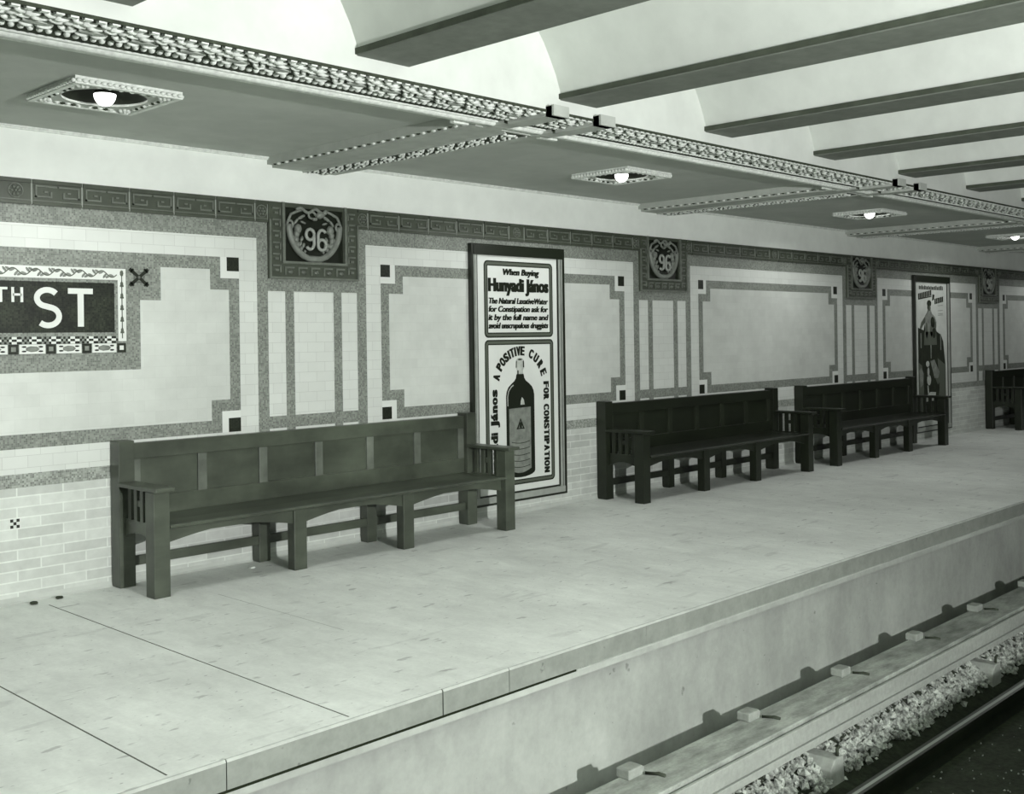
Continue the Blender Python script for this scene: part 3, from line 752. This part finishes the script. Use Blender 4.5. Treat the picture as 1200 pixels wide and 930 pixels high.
# girder with its white face, jack arches and beam flanges over the track
mb = MB(); mb.box(XA, XB, 4.262, 4.738, 2.908, 3.6); struct(mb.build('ceiling_girder', MT['arch']))
mb = MB(); mb2 = []
BX = [P0+1.495*k for k in range(-5, 14)]
for a, b in zip(BX, BX[1:]):
    hl = [(.160, 3.0), (.168, 3.04), (.205, 3.13), (.255, 3.22), (.305, 3.30), (.37, 3.38), (.46, 3.45), (.60, 3.50), (.747, 3.515)]
    prof = [(a+u, v) for u, v in hl]+[(b-u, v) for u, v in hl[-2::-1]]; n = len(prof)-1
    o = len(mb.v); mb.add([(u, y, v) for u, v in prof for y in (-5, 4.262)], [(2*i, 2*i+1, 2*i+3, 2*i+2) for i in range(n)], 0, True)
mb.box(XA, XB, -5, 4.262, 3.56, 3.7, 0)
struct(mb.build('ceiling_arches', MT['arch'], recalc=False))
for x in BX:
    mb = MB(); mb.prism([(x-.165, 2.985), (x+.165, 2.985), (x+.172, 2.992), (x+.172, 3.012), (x+.12, 3.03), (x+.02, 3.05), (x+.02, 3.40), (x-.02, 3.40), (x-.02, 3.05), (x-.12, 3.03), (x-.172, 3.012), (x-.172, 2.992)], -5, 4.262, 0)
    mb.prism([(x-.180, 2.990), (x-.172, 2.990), (x-.172, 3.022), (x-.180, 3.020)], -5, 4.262, 1)
    struct(mb.build('ceiling_beam', [MT['beam'], MT['beamdark']]))
# ornamental cornice along the girder soffit
mb = MB(); z = 2.905
mb.box(XA, XB, 4.262, 4.74, z, 2.91, 0)
mb.box(XA, XB, 4.256, 4.268, z-.006, 2.914, 0)
mb.tube([(XA, 4.692, z+.004), (XB, 4.692, z+.004)], .030, 10, 1); mb.box(XA, XB, 4.722, 4.735, z-.002, 2.958, 0)
mb.box(XA, XB, 4.735, 4.775, z-.012, 2.958, 1)
mb.tube([(XA, 4.655, z), (XB, 4.655, z)], .010, 6, 1)
x = .6; k = 0; mod = .2305
XE = 21.5
while x < XE:
    if x < 12:
        for q in range(4): mb.box(x+q*mod/4, x+q*mod/4+.034, 4.262, 4.290, z-.013, z, 1)
    else:
        for q in range(2): mb.box(x+q*mod/2, x+q*mod/2+.07, 4.262, 4.290, z-.013, z, 1)
    # grey lozenge
    xc = x+.12
    mb.prism([(xc-.062, 4.445), (xc-.04, 4.428), (xc+.04, 4.428), (xc+.062, 4.445), (xc+.04, 4.462), (xc-.04, 4.462)], z-.012, z, 2, 'z')
    # scrolling leaves round it
    for u, v, ra, rc, ro in ((.0, 4.325, .040, .016, .5), (.055, 4.345, .036, .014, -.5), (.115, 4.320, .040, .016, .4), (.17, 4.345, .036, .014, -.4),
                             (.03, 4.385, .045, .013, .25), (.10, 4.388, .040, .012, -.2), (.165, 4.385, .045, .013, .3), (.215, 4.37, .028, .014, -.8),
                             (.015, 4.43, .026, .014, .9), (.025, 4.475, .034, .012, -.3), (.09, 4.495, .038, .011, .15), (.16, 4.490, .038, .012, -.2), (.218, 4.45, .026, .015, .7)):
        mb.lump(x+u, v, z-.003, ra, rc, .016, 1, 6, ro)
    for q in range(6): mb.lump(x+q*mod/6+.015, 4.548, z-.003, .0145, .022, .015, 1, 6)
    for q in range(4): mb.lump(x+q*mod/4+.02, 4.782, z-.004+.03, .024, .010, .022, 1, 6)
    x += mod; k += 1
struct(mb.build('trim_4', [MT['ground'], MT['plasterwork'], MT['greywork']]))
# cross bands between the ceiling panels
mb = MB()
for k in range(-1, 5):
    p = P0+PITCH*k-.03
    if p > XB-1: break
    z = 2.885
    mb.box(p-.33, p+.25, 4.78, YW, z, 2.97, 0)
    mb.box(p-.375, p-.33, 4.80, YW, z+.02, 2.97, 0); mb.box(p+.25, p+.285, 4.80, YW, z+.02, 2.97, 0)
    mb.box(p-.045, p+.135, 4.80, YW, z-.003, z, 1)
    mb.box(p-.06, p-.045, 4.80, YW, z-.010, z, 0); mb.box(p+.135, p+.15, 4.80, YW, z-.010, z, 0)
    y = 4.83; q = 0
    while y < YW-.03:
        for u, v, ra, rc, ro in ((-.025, .0, .011, .017, .5), (.0, .05, .010, .018, -.7), (.02, .03, .011, .017, -.5), (.05, .075, .012, .014, .4), (.06, .0, .012, .016, .6), (.085, .055, .010, .016, .8), (.11, .03, .011, .017, -.4), (-.02, .08, .010, .012, 0), (.105, .085, .012, .010, 0)):
            if random.random() < .93: mb.lump(p+u+.0, y+v, z-.005, ra, rc, .012, 2, 6, ro)
        if q % 3 == 0: mb.lump(p+.045, y+.02, z-.006, .045, .024, .010, 2, 8)
        mb.lump(p-.352, y, z+.020, .014, .020, .014, 2, 6); mb.lump(p-.352, y+.05, z+.020, .014, .014, .010, 1, 6)
        mb.lump(p+.268, y, z+.020, .012, .020, .014, 2, 6); mb.lump(p+.268, y+.05, z+.020, .012, .014, .010, 1, 6)
        y += .10; q += 1
    for a, b in ((-.265, -.13), (.16, .30)):
        mb.box(p+a, p+b, 4.215, 4.57, 2.872, 2.93, 3); mb.box(p+a, p+b, 4.20, 4.262, 2.872, 2.935, 3); mb.box(p+a-.0, p+b, 4.57, 4.60, 2.885, 2.93, 1)
        mb.box(p+a-.0, p+b, 4.60, 4.79, 2.880, 2.93, 3)
    mb.box(p+.235, p+.40, 4.765, 4.80, 2.878, 2.93, 2); mb.box(p-.52, p-.40, 4.765, 4.80, 2.878, 2.93, 2)
struct(mb.build('trim_5', [MT['greywork'], MT['ground'], MT['plasterwork'], MT['greywork']]))

# ------------------------------------------------------------------ ceiling lamps
LL = ['nearest square plaster ceiling lamp with a glowing globe, upper left', 'square ceiling lamp between the first and second cross bands',
      'ceiling lamp in the third ceiling panel, right of the second cross band', 'farthest ceiling lamp, at the right edge under the ceiling panel']
def lamp(x):
    t = thing('ceiling_lamp', LL[0], 'lamp', (x, LY, ZP), 'globe lamps in the ceiling panels')
    h = .298; rr = .222; zb = 2.932; n = 48
    mb = MB(); ring = []; out = []
    for j in range(n):
        a = 2*PI*j/n; ca, sa = math.cos(a), math.sin(a); m_ = max(abs(ca), abs(sa))
        ring.append((x+rr*ca, LY+rr*sa)); out.append((x+(h-.028)*ca/m_, LY+(h-.028)*sa/m_))
    mb.add([(a, b, zb) for a, b in ring]+[(a, b, zb) for a, b in out], [(j, (j+1) % n, n+(j+1) % n, n+j) for j in range(n)], 0)
    mb.add([(a, b, zb) for a, b in ring]+[(a, b, zb+.03) for a, b in ring], [(j, (j+1) % n, n+(j+1) % n, n+j) for j in range(n)], 0)
    for a, b, c_, d_ in ((-h, h, -h, -h+.028), (-h, h, h-.028, h), (-h, -h+.028, -h+.028, h-.028), (h-.028, h, -h+.028, h-.028)):
        mb.box(x+a, x+b, LY+c_, LY+d_, zb-.012, ZP, 1)
    fr = mb.build('frame', [MT['greywork'], MT['plasterwork']], t, recalc=False)
    mb = MB()
    for sx in (-1, 1):
        for sy in (-1, 1):
            cx, cy = x+sx*.228, LY+sy*.228
            for k in range(6): mb.lump(cx+.022*math.cos(k*PI/3), cy+.022*math.sin(k*PI/3), zb-.002, .017, .011, .014, 0, 6, k*PI/3)
            mb.lump(cx, cy, zb-.006, .012, .012, .014, 0)
            mb.build('rosette', MT['plasterwork'], fr); mb = MB()
    for ax in (0, 1):
        for sg in (-1, 1):
            mb = MB()
            def bead(u, v, w, ru, rv, rw, mi):
                if ax == 0: mb.lump(x+u, LY+v, w, ru, rv, rw, mi, 6)
                else: mb.lump(x+v, LY+u, w, rv, ru, rw, mi, 6)
            for k in range(11):
                q = -.155+.031*k
                if abs(q) > .03: bead(q, sg*.249, zb-.002, .0165, .012, .011, k % 2)
            for k in range(18): bead(-h+.017+.0330*k, sg*(h+.004), zb+.004, .0170, .012, .012, 0)
            a, b = sorted((sg*.240, sg*(h+.006)))
            if ax == 0: mb.box(x-.17, x+.17, LY+a, LY+b, zb-.0015, zb+.001, 0)
            else: mb.box(x+a, x+b, LY-.17, LY+.17, zb-.0015, zb+.001, 0)
            mb.build('bead_row', [MT['plasterwork'], MT['ground']], fr)
    mb = MB(); mb.lathe([(rr, zb+.012), (rr-.01, zb+.045), (.17, zb+.085), (.10, zb+.115), (.0001, zb+.125)], x, LY); mb.build('bowl', MT['bowl'], t)
    mb = MB(); mb.lathe([(.0001, 2.9525), (.058, 2.953), (.058, 2.965), (.04, 3.00), (.022, 3.02), (.022, 3.052)], x, LY, 20); mb.build('socket', MT['bowl'], t)
    mb = MB(); mb.lathe([(.0585*math.cos(a), 2.952-.064*math.sin(a)) for a in [PI/2*i/8*.999 for i in range(9)]], x, LY, 24); mb.build('bulb', MT['bulb'], t)
    return t
l0 = lamp(LX[1])
for i in (2, 3, 4): dup(l0, (LX[i], LY, ZP), LL[i-1])

# ------------------------------------------------------------------ litter
def litter(x, y, q, label, m=MT['litter'], flat=.5):
    mb = MB(); rr = random.Random(int(x*100))
    for k in range(4): mb.lump(x+rr.uniform(-.5, .5)*q, y+rr.uniform(-.4, .4)*q, q*flat*.75, q*rr.uniform(.5, .9), q*rr.uniform(.4, .7), q*flat*rr.uniform(.6, .75), 0, 7, rr.uniform(0, 3))
    zmin = min(v[2] for v in mb.v); mb.v = [(a, b, c_-zmin) for a, b, c_ in mb.v]
    return tag(mb.build('litter', m), label, 'litter')
litter(2.80, 6.83, .028, 'dark lump of litter by the wall foot, the left one of two')
litter(2.97, 6.86, .026, 'dark lump of litter by the wall foot, nearer the bench')
litter(4.28, 6.72, .022, 'white paper scrap under the lit-toned worn bench', MT['scrap'], .4)

# ------------------------------------------------------------------ light
def point(name, loc, power, rad):
    l = bpy.data.lights.new(name, 'POINT'); l.energy = power; l.shadow_soft_size = rad; l.color = (1, 1, 1)
    o = bpy.data.objects.new(name, l); COL.objects.link(o); o.location = loc; return o
point('photographer_lamp', (2.7, -2.8, 1.8), 2150, .06)
for i, x in enumerate(LX):
    l = bpy.data.lights.new('platform_globe_light', 'SPOT'); l.energy = 50; l.spot_size = math.radians(166); l.spot_blend = .25; l.shadow_soft_size = .22
    o = bpy.data.objects.new('platform_globe_light', l); COL.objects.link(o); o.location = (x, LY, 2.88)
w = bpy.data.worlds.new('station_air'); S.world = w; w.use_nodes = True
w.node_tree.nodes['Background'].inputs[0].default_value = (.95, 1, .93, 1); w.node_tree.nodes['Background'].inputs[1].default_value = .006
S.view_settings.view_transform = 'Standard'; S.view_settings.look = 'None'; S.view_settings.gamma = 1; S.view_settings.use_curve_mapping = False
S.view_settings.exposure = .1
